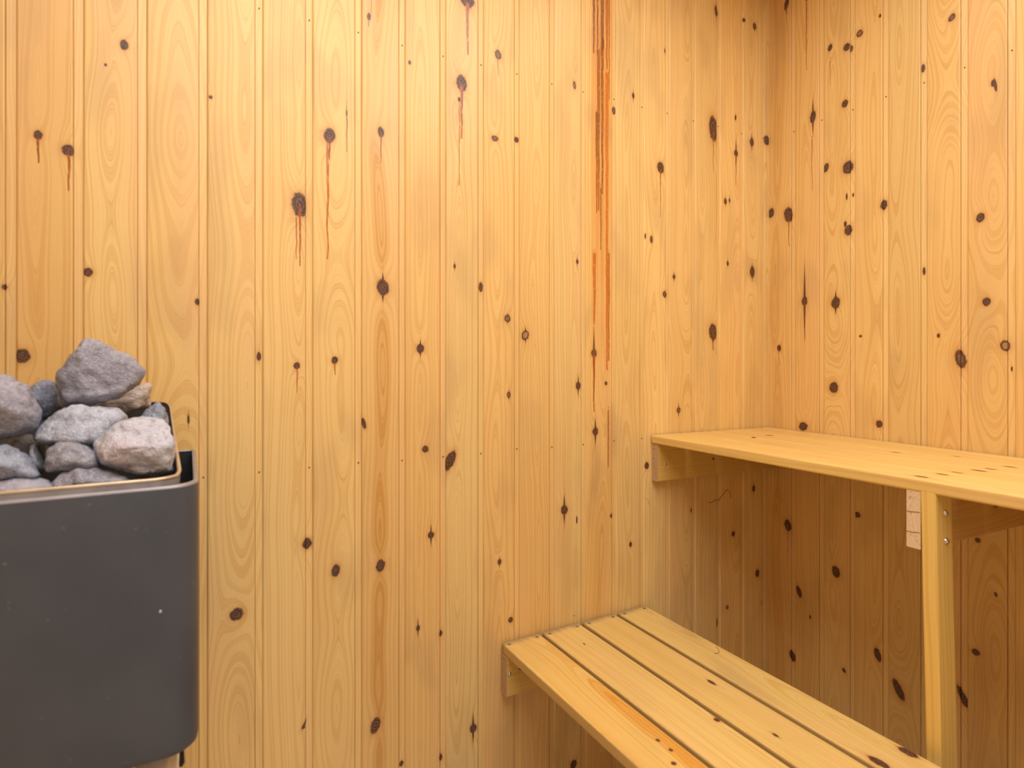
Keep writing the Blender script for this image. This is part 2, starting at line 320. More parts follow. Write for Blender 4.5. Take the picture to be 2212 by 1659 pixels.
rng = random.Random(7)
SPECIAL = {}                                   # per-plank looks, keyed by wall and index
def build_wall(name, bounds, knots_by_plank, origin, xdir, indir, seed0, looks, nails=(), fixed=None):
    """bounds: distances along xdir; indir points into the wall"""
    xd = Vector(xdir); yd = Vector(indir); o0 = Vector(origin)
    L = bounds[-1]-bounds[0]
    me = prism(name, [(bounds[0]-.05, .0125), (bounds[-1]+.05, .0125), (bounds[-1]+.05, .05), (bounds[0]-.05, .05)], o0, o0+Vector((0, 0, ROOM_Z)), xd, yd)
    wall = link(name, me, [BACK, BACK]); wall['kind'] = 'structure'
    for i in range(len(bounds)-1):
        x0, P = bounds[i], bounds[i+1]-bounds[i]
        ks = knots_by_plank.get(i, [])
        lk = dict(seed=seed0+i*1.37, u0=rng.uniform(.25, .75)*P, flat=rng.uniform(.35, 1.1), tint=(1, 1, 1))
        j = rng.uniform(-.06, .06); h = rng.uniform(-.04, .05); lk['tint'] = (1+j, 1+j+h, 1+j+h*2)
        lk.update(looks.get(i, {}))
        if fixed: mat = fixed[i % len(fixed)]
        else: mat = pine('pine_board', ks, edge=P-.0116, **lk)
        prof = plank_profile(P)
        # u measured from the left edge of the face: shift the outline so that u = x on the face
        off = -(.012-.0036) - math.hypot(.0014, .0026) - math.hypot(.0018, .0010) + .0032
        me = prism('plank', prof, o0+xd*x0, o0+xd*x0+Vector((0, 0, ROOM_Z)), xd, yd, closed_uv0=off)
        pk = link('plank', me, [mat, mat], wall)
        if P > .03:
            for z in nails:
                bm = bmesh.new(); bmesh.ops.create_cone(bm, cap_ends=True, segments=8, radius1=.0014, radius2=.0011, depth=.0016,
                    matrix=Matrix.Translation(o0+xd*(x0+P-.0055)+yd*.0022+Vector((0, 0, z+rng.uniform(-.002, .002)))) @ yd.to_track_quat('Z', 'Y').to_matrix().to_4x4())
                link('nail', bm_mesh('nail', bm), NAILM, pk)
    return wall

def assign(klist, bounds, axis, sign):
    out = {}
    for (x, y, rx, ry, rot, drip, wd, dk, ls, pale) in klist:
        p = at(x, y, 1-axis, 0.0); u = sign*p[axis]
        q = at(x+1, y, 1-axis, 0.0); mx = abs(q[axis]-p[axis]); mz = abs(at(x, y+1, 1-axis, 0.0).z-p.z)
        for i in range(len(bounds)-1):
            if bounds[i] <= u < bounds[i+1]:
                k = dict(u=u-bounds[i], v=p.z, rx=max(rx*mx, .0008), rz=max(ry*mz, .001), rot=math.radians(rot), pale=pale)
                if drip: k.update(ld=(drip-y)*mz, wd=wd*(1.0 if klist is None else 1.35), dk=dk)
                if ls: k['ls'] = ls*mz
                out.setdefault(i, []).append(k); break
    return out

BACK = plain('batten_backing', (0.25, 0.15, 0.07), 0.9)
# left wall of the photograph (plane Y = 0)
extra = []
x = BND_A[0]
while x > ROOM_X+.03: x -= .0924; extra.append(max(x, ROOM_X))
bA = sorted(extra)+BND_A; nA = len(extra)
kA = assign(KA+RES, bA, 0, 1)
looksA = {nA+4: dict(u0=.066, flat=.7), nA+6: dict(stripe=.45, u0=.038, flat=.45, tint=(.97, .93, .9)), nA+3: dict(u0=.062, flat=.9, tint=(1.03, 1.06, 1.08)),
          nA+12: dict(tint=(.98, .95, .88), stripe=.20, u0=.05, flat=.6, grey=.5, stain=(.014, .0795, 1.28, .45)), nA+0: dict(tint=(.98, .95, .9)), nA+2: dict(u0=.05, flat=1.2, tint=(1.02, 1.03, 1.0)),
          nA+5: dict(u0=.05, flat=1.0, tint=(1.03, 1.05, 1.05))}
for i in range(nA): kA.setdefault(i, [dict(u=rng.uniform(.02, .07), v=rng.uniform(.3, 1.9), rx=.007, rz=.009) for _ in range(3)])
build_wall('wall_left', bA, kA, (0, 0, 0), (1, 0, 0), (0, 1, 0), 3.1, looksA, nails=(1.754, .884))
# right wall of the photograph (plane X = 0); runs towards -Y
bB = list(BND_B)
while bB[-1] < -ROOM_Y-.03: bB.append(min(bB[-1]+.0875, -ROOM_Y))
kB = assign(KB, bB, 1, -1)
for i in range(8, len(bB)-1): kB.setdefault(i, [dict(u=rng.uniform(.02, .07), v=rng.uniform(.3, 1.9), rx=.007, rz=.009) for _ in range(3)])
looksB = {0: dict(stripe=.28, u0=.034, flat=.5, tint=(.99, .95, .92)), 1: dict(tint=(1.0, .97, .93)), 3: dict(tint=(1.02, 1.03, 1.03)), 6: dict(u0=.05, flat=1.1)}
build_wall('wall_right', bB, kB, (0, 0, 0), (0, -1, 0), (1, 0, 0), 71.7, looksB, nails=(1.754, .884))

# the two walls behind the camera, the floor and the ceiling
SIDE = [pine('side_board', [dict(u=.03, v=.5, rx=.008, rz=.01), dict(u=.06, v=1.3, rx=.007, rz=.009)], seed=140+s, u0=.05) for s in (0, 2.2, 4.1)]
bC = [i*.0926 for i in range(int(-ROOM_Y/.0926)+1)]
build_wall('wall_heater_side', bC+[-ROOM_Y], {}, (ROOM_X, ROOM_Y, 0), (0, 1, 0), (-1, 0, 0), 0, {}, fixed=SIDE)
# door wall: boards left and right of the doorway
DX0, DX1, DZ = -1.9, -1.0, 1.98
for nm, xa, xb in (('wall_door_right', 0.0, DX1), ('wall_door_left', DX0, ROOM_X)):
    n = max(2, round((xa-xb)/.0926)); bb = [i*(xa-xb)/n for i in range(n+1)]
    build_wall(nm, bb, {}, (xa, ROOM_Y, 0), (-1, 0, 0), (0, -1, 0), 0, {}, fixed=SIDE)
def box(name, lo, hi, mat, parent=None, bev=0.0):
    bm = bmesh.new(); c = [(a+b)/2 for a, b in zip(lo, hi)]; s = [b-a for a, b in zip(lo, hi)]
    bmesh.ops.create_cube(bm, size=1, matrix=Matrix.Translation(c) @ Matrix.Diagonal((*s, 1)))
    if bev: bmesh.ops.bevel(bm, geom=bm.edges[:], offset=bev, segments=2, affect='EDGES')
    return link(name, bm_mesh(name, bm), mat, parent)
FLOORM = plain('floor_stone', (0.68, 0.60, 0.50), 0.6)
CEILM = plain('ceiling_pine', (0.78, 0.52, 0.25), 0.5)
o = box('floor', (ROOM_X-.05, ROOM_Y-.05, -.06), (.05, .05, 0), FLOORM); o['kind'] = 'structure'
o = box('ceiling', (ROOM_X-.05, ROOM_Y-.05, ROOM_Z), (.05, .05, ROOM_Z+.05), CEILM); o['kind'] = 'structure'
o = box('wall_over_door', (DX0, ROOM_Y-.05, DZ), (DX1, ROOM_Y, ROOM_Z), CEILM); o['kind'] = 'structure'
door = box('door_1', (DX0+.05, ROOM_Y-.035, .04), (DX1-.05, ROOM_Y-.027, DZ-.05), None); door['kind'] = 'structure'
gm = bpy.data.materials.new('door_glass'); gm.use_nodes = True; t = NT(gm.node_tree); gm.node_tree.nodes.clear()
mx = t.new('ShaderNodeMixShader'); tr = t.new('ShaderNodeBsdfTransparent'); gl = t.new('ShaderNodeBsdfGlossy'); gl.inputs['Roughness'].default_value = .02
fr = t.new('ShaderNodeFresnel'); t.l.new(fr.outputs[0], mx.inputs[0]); t.l.new(tr.outputs[0], mx.inputs[1]); t.l.new(gl.outputs[0], mx.inputs[2])
ou = t.new('ShaderNodeOutputMaterial'); t.l.new(mx.outputs[0], ou.inputs[0]); door.data.materials.append(gm)
for lo, hi in (((DX0, ROOM_Y-.05, 0), (DX0+.05, ROOM_Y, DZ)), ((DX1-.05, ROOM_Y-.05, 0), (DX1, ROOM_Y, DZ)), ((DX0+.05, ROOM_Y-.05, DZ-.05), (DX1-.05, ROOM_Y, DZ))):
    box('frame', lo, hi, CEILM, door, .003)
added_panel = thing('added_light_panel', 'added square light panel on the ceiling, unseen, in place of bounced flash', 'lamp', (-1.08, -1.12, ROOM_Z))  # added fixture around the bounce stand-in, out of view
WHITE = plain('panel_white', (.8, .8, .78), .5)
for lo, hi in (((-.73, -.73, -.03), (-.71, .73, 0)), ((.71, -.73, -.03), (.73, .73, 0)), ((-.71, -.73, -.03), (.71, -.71, 0)), ((-.71, .71, -.03), (.71, .73, 0))):
    box('added_panel_frame', lo, hi, WHITE, added_panel)

# ------------------------------------------------------------------ benches
def bench_pine(seed, knots=(), **kw):
    a = dict(light=BEN_L, dark=BEN_D, grey=.12, u0=.05, flat=.6); a.update(kw)
    return pine('bench_pine', knots, seed=seed, **a)
def screw(parent, p, nrm, r, mat=STEEL, slot=False, flat=.55):
    q = Vector(nrm).to_track_quat('Z', 'Y').to_matrix().to_4x4()
    bm = bmesh.new(); bmesh.ops.create_uvsphere(bm, u_segments=14, v_segments=8, radius=r, matrix=Matrix.Translation(p) @ q @ Matrix.Diagonal((1, 1, flat, 1)))
    if slot:
        bmesh.ops.create_cube(bm, size=1, matrix=Matrix.Translation(Vector(p)+Vector(nrm)*r*flat*.82) @ q @ Matrix.Diagonal((r*1.3, r*.28, r*.3, 1)))
    return link('screw' if mat is STEEL else 'nail', bm_mesh('screw', bm, True), mat, parent)

UB_TOP, UB_T = .8935, .022
UX0, UX1 = -.4680, -.004
def ub_z(X, Y): return .8875 + (-X/.468)*(.0055+.0075*min(-Y/.8, 1.0))
upper = thing('sauna_bench', 'higher pine sauna bench of four long slats fixed along the right wall', 'bench', (0, 0, 0), 'slatted pine sauna benches')
def slat_between(parent, x0, x1, zfun, th, y0, y1, mat, r=.004):
    w = x1-x0; prof = rrect(w, th, r)
    a = Vector(((x0+x1)/2, y0, zfun((x0+x1)/2, y0)-th/2)); b = Vector(((x0+x1)/2, y1, zfun((x0+x1)/2, y1)-th/2))
    sl = (zfun(x1, y0)-zfun(x0, y0))/w
    xd = Vector((1, 0, sl)).normalized()
    # outline starts at the upper left corner: u runs over the rounded edge and then across the top
    me = prism('slat', prof, a, b, xd, (0, 0, 1), closed_uv0=-(math.pi/2*r)+r, smooth_angle=1)
    return link('slat', me, [mat, END], parent)
def bench_knots(lst, z, x0, y0):
    out = []
    for (px, py, rx, ry, *rest) in lst:
        p = at(px, py, 2, z)
        out.append((p.x, dict(u=p.x-x0, v=-(p.y-y0), rx=rx, rz=ry, **(rest[0] if rest else {}))))
    return out
Y0, YE = -.006, -2.44
ub_list = [(1662,937.5,.006,.011), (1628,942,.003,.006), (1935,974,.004,.009), (2066,981.5,.003,.008), (1990,1031,.006,.011), (2035,1025,.005,.010), (2068,1020,.0035,.010),
           (2115,1015,.006,.012), (2140,1010.5,.0045,.009), (2182,1005,.005,.011)]
us = [(UX0, -.3705), (-.3625, -.2630), (-.2550, -.1545), (-.1465, -.0460), (-.0380, UX1)]
for i, (x0, x1) in enumerate(us):
    ks = [k for X, k in bench_knots(ub_list, UB_TOP, x0, Y0) if x0 <= X < x1]
    slat_between(upper, x0, x1, ub_z, UB_T, Y0, YE, bench_pine(201+i*1.9, ks, flat=.4, u0=.03+.012*i, tint=(1, 1-.012*(i % 2), 1), grime=None))
upper_bot = UB_TOP-UB_T
CLEAT_M = bench_pine(231, [], u0=.03, flat=.5, grey=.3, tint=(.90, .86, .68))
END_WORN = endgrain('worn_end_grain', (0.56, 0.37, 0.20))
END_PALE = endgrain('pale_end_grain', (0.78, 0.60, 0.38))
def bar(name, parent, p0, p1, xdir, ydir, w, h, mats, r=.003, u0=0.0, v0=0.0):
    me = prism(name, rrect(w, h, r), p0, p1, xdir, ydir, closed_uv0=u0, v0=v0, smooth_angle=1)
    return link(name, me, mats, parent)
# cleat on the left wall under the upper bench
czt = ub_z(UX0, 0)-UB_T-.0005
bar('cleat', upper, (UX0+.004, -.0125, czt-.049), (-.012, -.0125, ub_z(0, 0)-UB_T-.0495), (0, -1, 0), (0, 0, 1), .025, .098, [CLEAT_M, END_WORN])
screw(upper, at(1437, 1003, 1, -.0255), (0, -1, 0), .0035)
screw(upper, at(1541, 991, 1, -.0255), (0, -1, 0), .0032, NAILM)
# cross beam and post carrying the upper bench, and their twins further along
BEAM_M = bench_pine(240, [dict(u=.07, v=.26, rx=.006, rz=.008, ls=.012)], u0=.04, flat=.7, tint=(.84, .70, .55), grey=.4)
POST_M = bench_pine(250, [], u0=.01, flat=.25, tint=(1.05, 1.07, .95))
def support(yb):
    zb = ub_z(UX0, yb)-UB_T-.0008
    bar('support_beam', upper, (UX0+.0015, yb, zb-.050), (-.012, yb, ub_z(0, yb)-UB_T-.0515), (0, -1, 0), (0, 0, 1), .0222, .0990, [BEAM_M, END_PALE], r=.0012)
    yp = yb-.0111-.0118
    bar('post', upper, (UX0+.0252, yp-.0175, 0.0), (UX0+.0252, yp, zb), (1, 0, 0), (0, 1, 0), .0500, .0232, [POST_M, END], r=.0018, v0=yb)
    for dz in (-.036, -.082): screw(upper, (UX0+.0285, yp-.0116-.0175*(-dz)/zb, zb+dz), (0, -1, 0), .0056, STEEL, slot=dz < -.05, flat=.8)
support(-.6468); support(-1.85)
# splits across the pale cut end of the beam
CRK = plain('split', (.10, .06, .03), .9)
for z, n in ((1105, 3), (1149, 3)):
    a = at(1957.5, z-2, 0, UX0+.0012); bq = at(1987, z+3, 0, UX0+.0012)
    pts = [a.lerp(bq, k/5)+Vector((0, 0, rng.uniform(-.0008, .0008))) for k in range(6)]
    bm = bmesh.new(); prev = None
    for p in pts:
        q = [bm.verts.new(p+Vector((-.0001, 0, s))) for s in (.0005, -.0005)]
        if prev: bm.faces.new((prev[0], q[0], q[1], prev[1]))
        prev = q
    link('split', bm_mesh('split', bm), CRK, upper)

LB, LT = .4482, .022
lower = thing('sauna_bench', 'lower pine step bench with four gapped slats and dirty wall end', 'bench', (0, 0, 0), 'slatted pine sauna benches')
lb_z = lambda X, Y: LB
ls_ = [(-.9140, -.8148), (-.8062, -.7020), (-.6920, -.5930), (-.5825, -.4910)]
lb_list = [(1537,1474,.004,.010,dict(ls=.016)), (1899,1647,.008,.016,dict(ls=.022)), (1961,1625,.008,.015,dict(ls=.02)), (1421,1599,.003,.004), (1455,1649,.004,.004), (1449,1620,.003,.004),
           (1549,1555,.005,.006), (1675,1588,.003,.006,dict(ls=.012)), (1262,1391,.002,.004)]
lk_ = [dict(u0=.078, flat=.50, seed=305.9, stripe=.55, dark=(.66, .30, .042), tint=(1.0, .985, .92)), dict(u0=.03, flat=.28, seed=311.5, tint=(1.02, 1.03, 1.08)),
       dict(u0=.055, flat=.35, seed=322.1), dict(u0=.07, flat=.75, seed=331.7, tint=(.985, 1.0, 1.02), grey=.3)]
for i, (x0, x1) in enumerate(ls_):
    ks = [k for X, k in bench_knots(lb_list, LB, x0, Y0) if x0 <= X < x1]
    kw = dict(lk_[i]); sd_ = kw.pop('seed')
    mt = bench_pine(sd_, ks, grime=None, **kw)
    # v = 0 at the wall end: dirt gathers there
    t = NT(mt.node_tree); bs = mt.node_tree.nodes['Principled BSDF']; src = bs.inputs['Base Color'].links[0].from_socket
    uvn = [n for n in mt.node_tree.nodes if n.type == 'SEPXYZ'][0]
    gn = t.n3(t.xyz(t.m('MULTIPLY', uvn.outputs[0], 70.0), t.m('MULTIPLY', uvn.outputs[1], 70.0), 1.5), 1.0, 3.0)
    gm_ = t.sstep(t.m('MULTIPLY_ADD', gn, .022, uvn.outputs[1]), .010, .034, .75, 0.0)
    eu = t.m('ABSOLUTE', t.m('SUBTRACT', uvn.outputs[0], (x1-x0)/2))
    ge = t.m('MULTIPLY', t.sstep(t.m('MULTIPLY_ADD', gn, .006, eu), (x1-x0)/2+.000, (x1-x0)/2+.004), .75)
    t.l.new(t.mix(t.m('MAXIMUM', gm_, t.m('MULTIPLY', ge, .5)), src, (.27, .19, .11)), bs.inputs['Base Color'])
    sl = slat_between(lower, x0, x1, lb_z, LT, Y0, YE, mt, r=.0035)
    for fx in (.012, x1-x0-.014):
        screw(lower, (x0+fx, -.019, LB+.0002), (0, 0, 1), .0042, GREYNAIL, flat=.25)
bar('cleat', lower, (-.9140, -.0145, LB-LT-.0455), (-.497, -.0145, LB-LT-.0455), (0, -1, 0), (0, 0, 1), .029, .090,
    [bench_pine(262, [dict(u=.062, v=.04, rx=.004, rz=.009, rot=.0)], u0=.05, flat=.6, tint=(.98, .95, .75)), END_WORN], r=.0025)
screw(lower, at(1101.5, 1456, 1, -.0295), (0, -1, 0), .0042)
for yb in (-1.25, -2.1):
    bar('support_beam', lower, (-.912, yb, LB-LT-.0455), (-.493, yb, LB-LT-.0455), (0, -1, 0), (0, 0, 1), .0222, .090, [BEAM_M, END_PALE], r=.0012)
    for xx in (-.885, -.52):
        bar('leg', lower, (xx, yb-.0229, 0), (xx, yb-.0229, LB-LT-.0005), (1, 0, 0), (0, 1, 0), .05, .0232, [POST_M, END], r=.0018)

# small litter: a hair on the lower bench, a thread on the wall, a bent nail
def tube(name, pts, r, mat, parent=None, seg=5, closed=False):
    bm = bmesh.new(); rings = []; n = len(pts); pts = [Vector(p) for p in pts]
    for i, p in enumerate(pts):
        d = (pts[(i+1) % n]-pts[i-1]) if closed else (pts[min(i+1, n-1)]-pts[max(i-1, 0)])
        q = d.normalized().to_track_quat('Z', 'Y')
        rr = r[i] if isinstance(r, list) else r
        rings.append([bm.verts.new(p+q @ Vector((rr*math.cos(2*math.pi*k/seg), rr*math.sin(2*math.pi*k/seg), 0))) for k in range(seg)])
    for i in range(n if closed else n-1):
        A, B = rings[i], rings[(i+1) % n]
        best = 0
        if closed and i == n-1:
            best = min(range(seg), key=lambda s: sum((A[k].co-B[(k+s) % seg].co).length for k in range(seg)))
        for k in range(seg): bm.faces.new((A[k], A[(k+1) % seg], B[(k+1+best) % seg], B[(k+best) % seg]))
    if not closed:
        bm.faces.new(rings[0]); bm.faces.new(rings[-1])
    return link(name, bm_mesh(name, bm, True), mat, parent)
DARKH = plain('dark_hair', (.13, .08, .03), .5)
o = tube('hair', [at(x, y, 2, LB+.0006) for x, y in ((1547,1396), (1550,1401), (1553,1405), (1553.5,1408), (1550,1411), (1543,1411.5))], .0005, DARKH)
tag(o, 'short dark bent hair lying on the rearmost slat of the lower bench', 'hair')
o = tube('thread', [at(x, y, 1, -.0006) for x, y in ((1530,1086), (1538,1085), (1545,1080), (1553,1081), (1560,1070), (1571,1057), (1577,1062), (1579,1074))], .0006, plain('dusty_thread', (.22, .12, .05), .8))
tag(o, 'dusty dark thread clinging to the left wall under the upper bench', 'thread')
o = tube('thread', [at(x, y, 1, -.0006) for x, y in ((1392,1073), (1397,1077), (1401,1083), (1403,1090))], .0005, plain('pale_thread', (.75, .6, .42), .8))
tag(o, 'tiny pale curled thread on the left wall below the upper bench end', 'thread')
bn = thing('nail', 'bent rusty nail sticking out of the left wall below the lower bench', 'nail', at(1166, 1470, 1, 0))
base = at(1158, 1473, 1, 0); e = at(1167, 1457, 1, -.022)
tube('shank', [v-bn.location for v in (base+Vector((.006, .002, .004)), base.lerp(e, .3), e)], .0011, NAILM, bn)
p = base+Vector((.002, -.001, .002))-bn.location
bm = bmesh.new(); bmesh.ops.create_uvsphere(bm, u_segments=8, v_segments=6, radius=.0026, matrix=Matrix.Translation(p)); link('head', bm_mesh('head', bm, True), NAILM, bn)

# ------------------------------------------------------------------ heater
HX0, HX1, HY0, HY1, HZ0, HZ1 = -1.905, -1.5286, -.3466, -.028, .597, .9385
heater = thing('sauna_heater', 'dark grey steel sauna heater with open top full of stones', 'heater', ((HX0+HX1)/2, (HY0+HY1)/2, 0))
hl = heater.location
def rr_loop(x0, x1, y0, y1, rf, rb, seg=7):     # plan outline, counter-clockwise, front corners radius rf, back rb
    pts = []
    for cx, cy, r, a0 in ((x0+rf, y0+rf, rf, 180), (x1-rf, y0+rf, rf, 270), (x1-rb, y1-rb, rb, 0), (x0+rb, y1-rb, rb, 90)):
        for k in range(seg+1):
            a = math.radians(a0+90*k/seg); pts.append((cx+r*math.cos(a), cy+r*math.sin(a)))
    return pts
def loft(name, loops, mat, parent, closed=True, cap0=False, cap1=False, smooth=True):
    bm = bmesh.new(); L = [[bm.verts.new(Vector(p)-hl) for p in lp] for lp in loops]; n = len(L[0])
    for A, B in zip(L, L[1:]):
        for i in range(n): bm.faces.new((A[i], A[(i+1) % n], B[(i+1) % n], B[i]))
    if cap0: bm.faces.new(L[0])
    if cap1: bm.faces.new(L[-1])
    me = bm_mesh(name, bm, smooth)
    return link(name, me, mat, parent)
sm = bpy.data.materials.new('heater_grey_paint'); sm.use_nodes = True; t = NT(sm.node_tree); bs = sm.node_tree.nodes['Principled BSDF']
tc = t.new('ShaderNodeTexCoord')
c = t.mix(t.sstep(t.n3(tc.outputs['Object'], 9.0, 3.0), .35, .7), (.071, .084, .106), (.059, .070, .089))
vor = t.new('ShaderNodeTexVoronoi'); vor.inputs['Scale'].default_value = 55; t.l.new(tc.outputs['Object'], vor.inputs['Vector'])
spots = t.m('MULTIPLY', t.sstep(vor.outputs['Distance'], .04, .16, 1.0, 0.0), t.sstep(t.n3(tc.outputs['Object'], 21.0, 1.0), .50, .68))
c = t.mix(t.m('MULTIPLY', spots, .35), c, (.30, .29, .28))
t.l.new(c, bs.inputs['Base Color']); bs.inputs['Roughness'].default_value = .46; bs.inputs['Metallic'].default_value = .0
INNER = plain('dark_steel', (.018, .018, .022), .7)  # near-black interior steel, keeps the gaps between the stones black
CAGEM = plain('stone_cage_steel', (.03, .028, .028), .6, .3)
BRASS = plain('heat_tinted_rim', (.66, .54, .38), .36, .6)
RIMM = plain('rim_steel', (.34, .33, .36), .38, .3)
TH = .0062
def at_z(lp, z): return [(x, y, z) for x, y in lp]
outl = lambda d: rr_loop(HX0+d, HX1-d, HY0+d, HY1-d, max(.036-d, .01), max(.008-d, .002))
loft('outer_shell', [at_z(outl(.006), HZ0), at_z(outl(.0012), HZ0+.004), at_z(outl(0), HZ0+.010), at_z(outl(0), HZ1-.0035)], sm, heater)
loft('top_rim', [at_z(outl(0), HZ1-.0035), at_z(outl(.0006), HZ1-.001), at_z(outl(.0018), HZ1), at_z(outl(TH-.001), HZ1), at_z(outl(TH), HZ1-.0015)], RIMM, heater)
loft('inner_lining', [at_z(outl(TH), HZ1-.0015), at_z(outl(TH), HZ0+.02)], INNER, heater)
loft('base_tray', [at_z(outl(.010), HZ0+.010), at_z(outl(.010), HZ0+.016)], INNER, heater, cap0=True, cap1=True)
# stone cage: rim rises and tapers towards the wall
def cage_loop(d, dz, low=None):
    lp = rr_loop(HX0+.0205+d, HX1-.0205-d, HY0+.0118+d, HY1-.030-d, .034-d*.5, .052-d*.5, 9)
    out = []
    for x, y in lp:
        f = min(max((y-(HY0+.03))/((HY1-.06)-(HY0+.03)), 0), 1)
        xx = x + (-.017 if x > (HX0+HX1)/2 else .017)*f
        out.append((xx, y, low if low is not None else HZ1+.0062+.080*f+dz))
    return out
loft('stone_cage', [cage_loop(.012, 0, .80), cage_loop(0, 0), cage_loop(.0016, 0), cage_loop(.014, 0, .803)], CAGEM, heater)
loft('cage_skin', [cage_loop(-.0006, -.0005), cage_loop(.0002, 0, HZ1-.012)], plain('cage_skin_steel', (.36, .35, .35), .42, .3), heater)
ro = [Vector(p)-hl for p in cage_loop(.0008, .0006)]
rad = [.0013 if (p.y+hl.y) > HY0+.050 else .0026 for p in ro]
tube('cage_rim', ro, rad, BRASS, heater, 8, closed=True)
box('front_ledge', (HX0+.03-hl.x, HY0+.0055-hl.y, HZ1-.006), (HX1-.040-hl.x, HY0+.0135-hl.y, HZ1-.0015), RIMM, heater, .0008)
loft('grate', [cage_loop(.012, 0, .80), cage_loop(.012, 0, .806)], INNER, heater, cap0=True, cap1=True)
GALV = plain('galvanised_steel', (.74, .72, .70), .42, .35)
lp_ = at(338, 1659, 1, HY0+.055)
for xx, yy in ((lp_.x, HY0+.055), (HX0+(HX1-lp_.x), HY0+.055), (lp_.x, HY1-.055), (HX0+(HX1-lp_.x), HY1-.055)):
    tube('leg', [(xx-hl.x, yy-hl.y, 0), (xx-hl.x, yy-hl.y, HZ0+.011)], .0235, GALV, heater, 20)
cp = at(393, 1654, 1, HY0+.022)
tube('cable_gland', [(cp.x-hl.x, cp.y-hl.y, HZ0+.014), (cp.x-hl.x, cp.y-hl.y, cp.z+.004), (cp.x-.0012-hl.x, cp.y-hl.y, cp.z)], [.0034, .0034, .0022], plain('black_rubber', (.012, .010, .010), .6), heater, 10)
fp = at(346.5, 1321, 1, HY0)
bm = bmesh.new(); bmesh.ops.create_uvsphere(bm, u_segments=10, v_segments=6, radius=.0019, matrix=Matrix.Translation(fp-hl) @ Matrix.Diagonal((.85, .25, 1.1, 1)))
link('paint_fleck', bm_mesh('fleck', bm, True), plain('white_fleck', (.62, .58, .60), .6), heater)

# ------------------------------------------------------------------ stones
def stone_mat(name, a, b, c, seed, scale=1.0, streak=(1, 1, 1)):
    a, b, c = [tuple(x*k for x, k in zip(q, (.93, 1.05, 1.27))) for q in (a, b, c)]
    mt = bpy.data.materials.new(name); mt.use_nodes = True; t = NT(mt.node_tree); bs = mt.node_tree.nodes['Principled BSDF']
    tc = t.new('ShaderNodeTexCoord'); mp = t.new('ShaderNodeMapping'); t.l.new(tc.outputs['Object'], mp.inputs[0])
    mp.inputs['Location'].default_value = (seed, seed*1.7, seed*.3); mp.inputs['Scale'].default_value = streak; v = mp.outputs[0]
    n1 = t.n3(v, 24*scale, 4.0, .62); n2 = t.n3(v, 85*scale, 5.0, .7); n3 = t.n3(v, 11*scale, 2.0); n4 = t.n3(v, 340, 2.0, .6)
    cc = t.mix(t.sstep(n1, .38, .64), a, b)
    cc = t.mix(t.sstep(n3, .48, .68, 0.0, .8), cc, c)
    cc = t.mix(t.sstep(n2, .50, .66, 0.0, .7), cc, tuple(x*.40 for x in a))
    cc = t.mix(t.sstep(n4, .52, .68, 0.0, .55), cc, tuple(min(x*1.7, .85) for x in b))
    t.l.new(cc, bs.inputs['Base Color']); bs.inputs['Roughness'].default_value = .85
    bp = t.new('ShaderNodeBump'); bp.inputs['Strength'].default_value = .8; bp.inputs['Distance'].default_value = .005
    t.l.new(t.m('ADD', n2, t.m('MULTIPLY', n4, .35)), bp.inputs['Height']); t.l.new(bp.outputs[0], bs.inputs['Normal'])
    return mt
SM = dict(
    mauve=lambda s: stone_mat('mauve_grey_stone', (.31, .275, .275), (.44, .395, .39), (.26, .25, .265), s, 1, (1, 1, 1.8)),
    pale=lambda s: stone_mat('pale_pink_stone', (.55, .50, .485), (.70, .65, .63), (.58, .46, .435), s),
    blue=lambda s: stone_mat('blue_grey_stone', (.24, .245, .26), (.36, .36, .37), (.19, .195, .22), s),
    tan=lambda s: stone_mat('tan_stone', (.60, .44, .31), (.68, .53, .40), (.46, .33, .24), s, 1, (.6, 1, 2)),
    brown=lambda s: stone_mat('brown_grey_stone', (.25, .225, .21), (.37, .34, .33), (.32, .25, .19), s),
    mix=lambda s: stone_mat('mixed_grey_stone', (.36, .355, .37), (.56, .55, .55), (.54, .40, .29), s))
Z = 500/1659.0
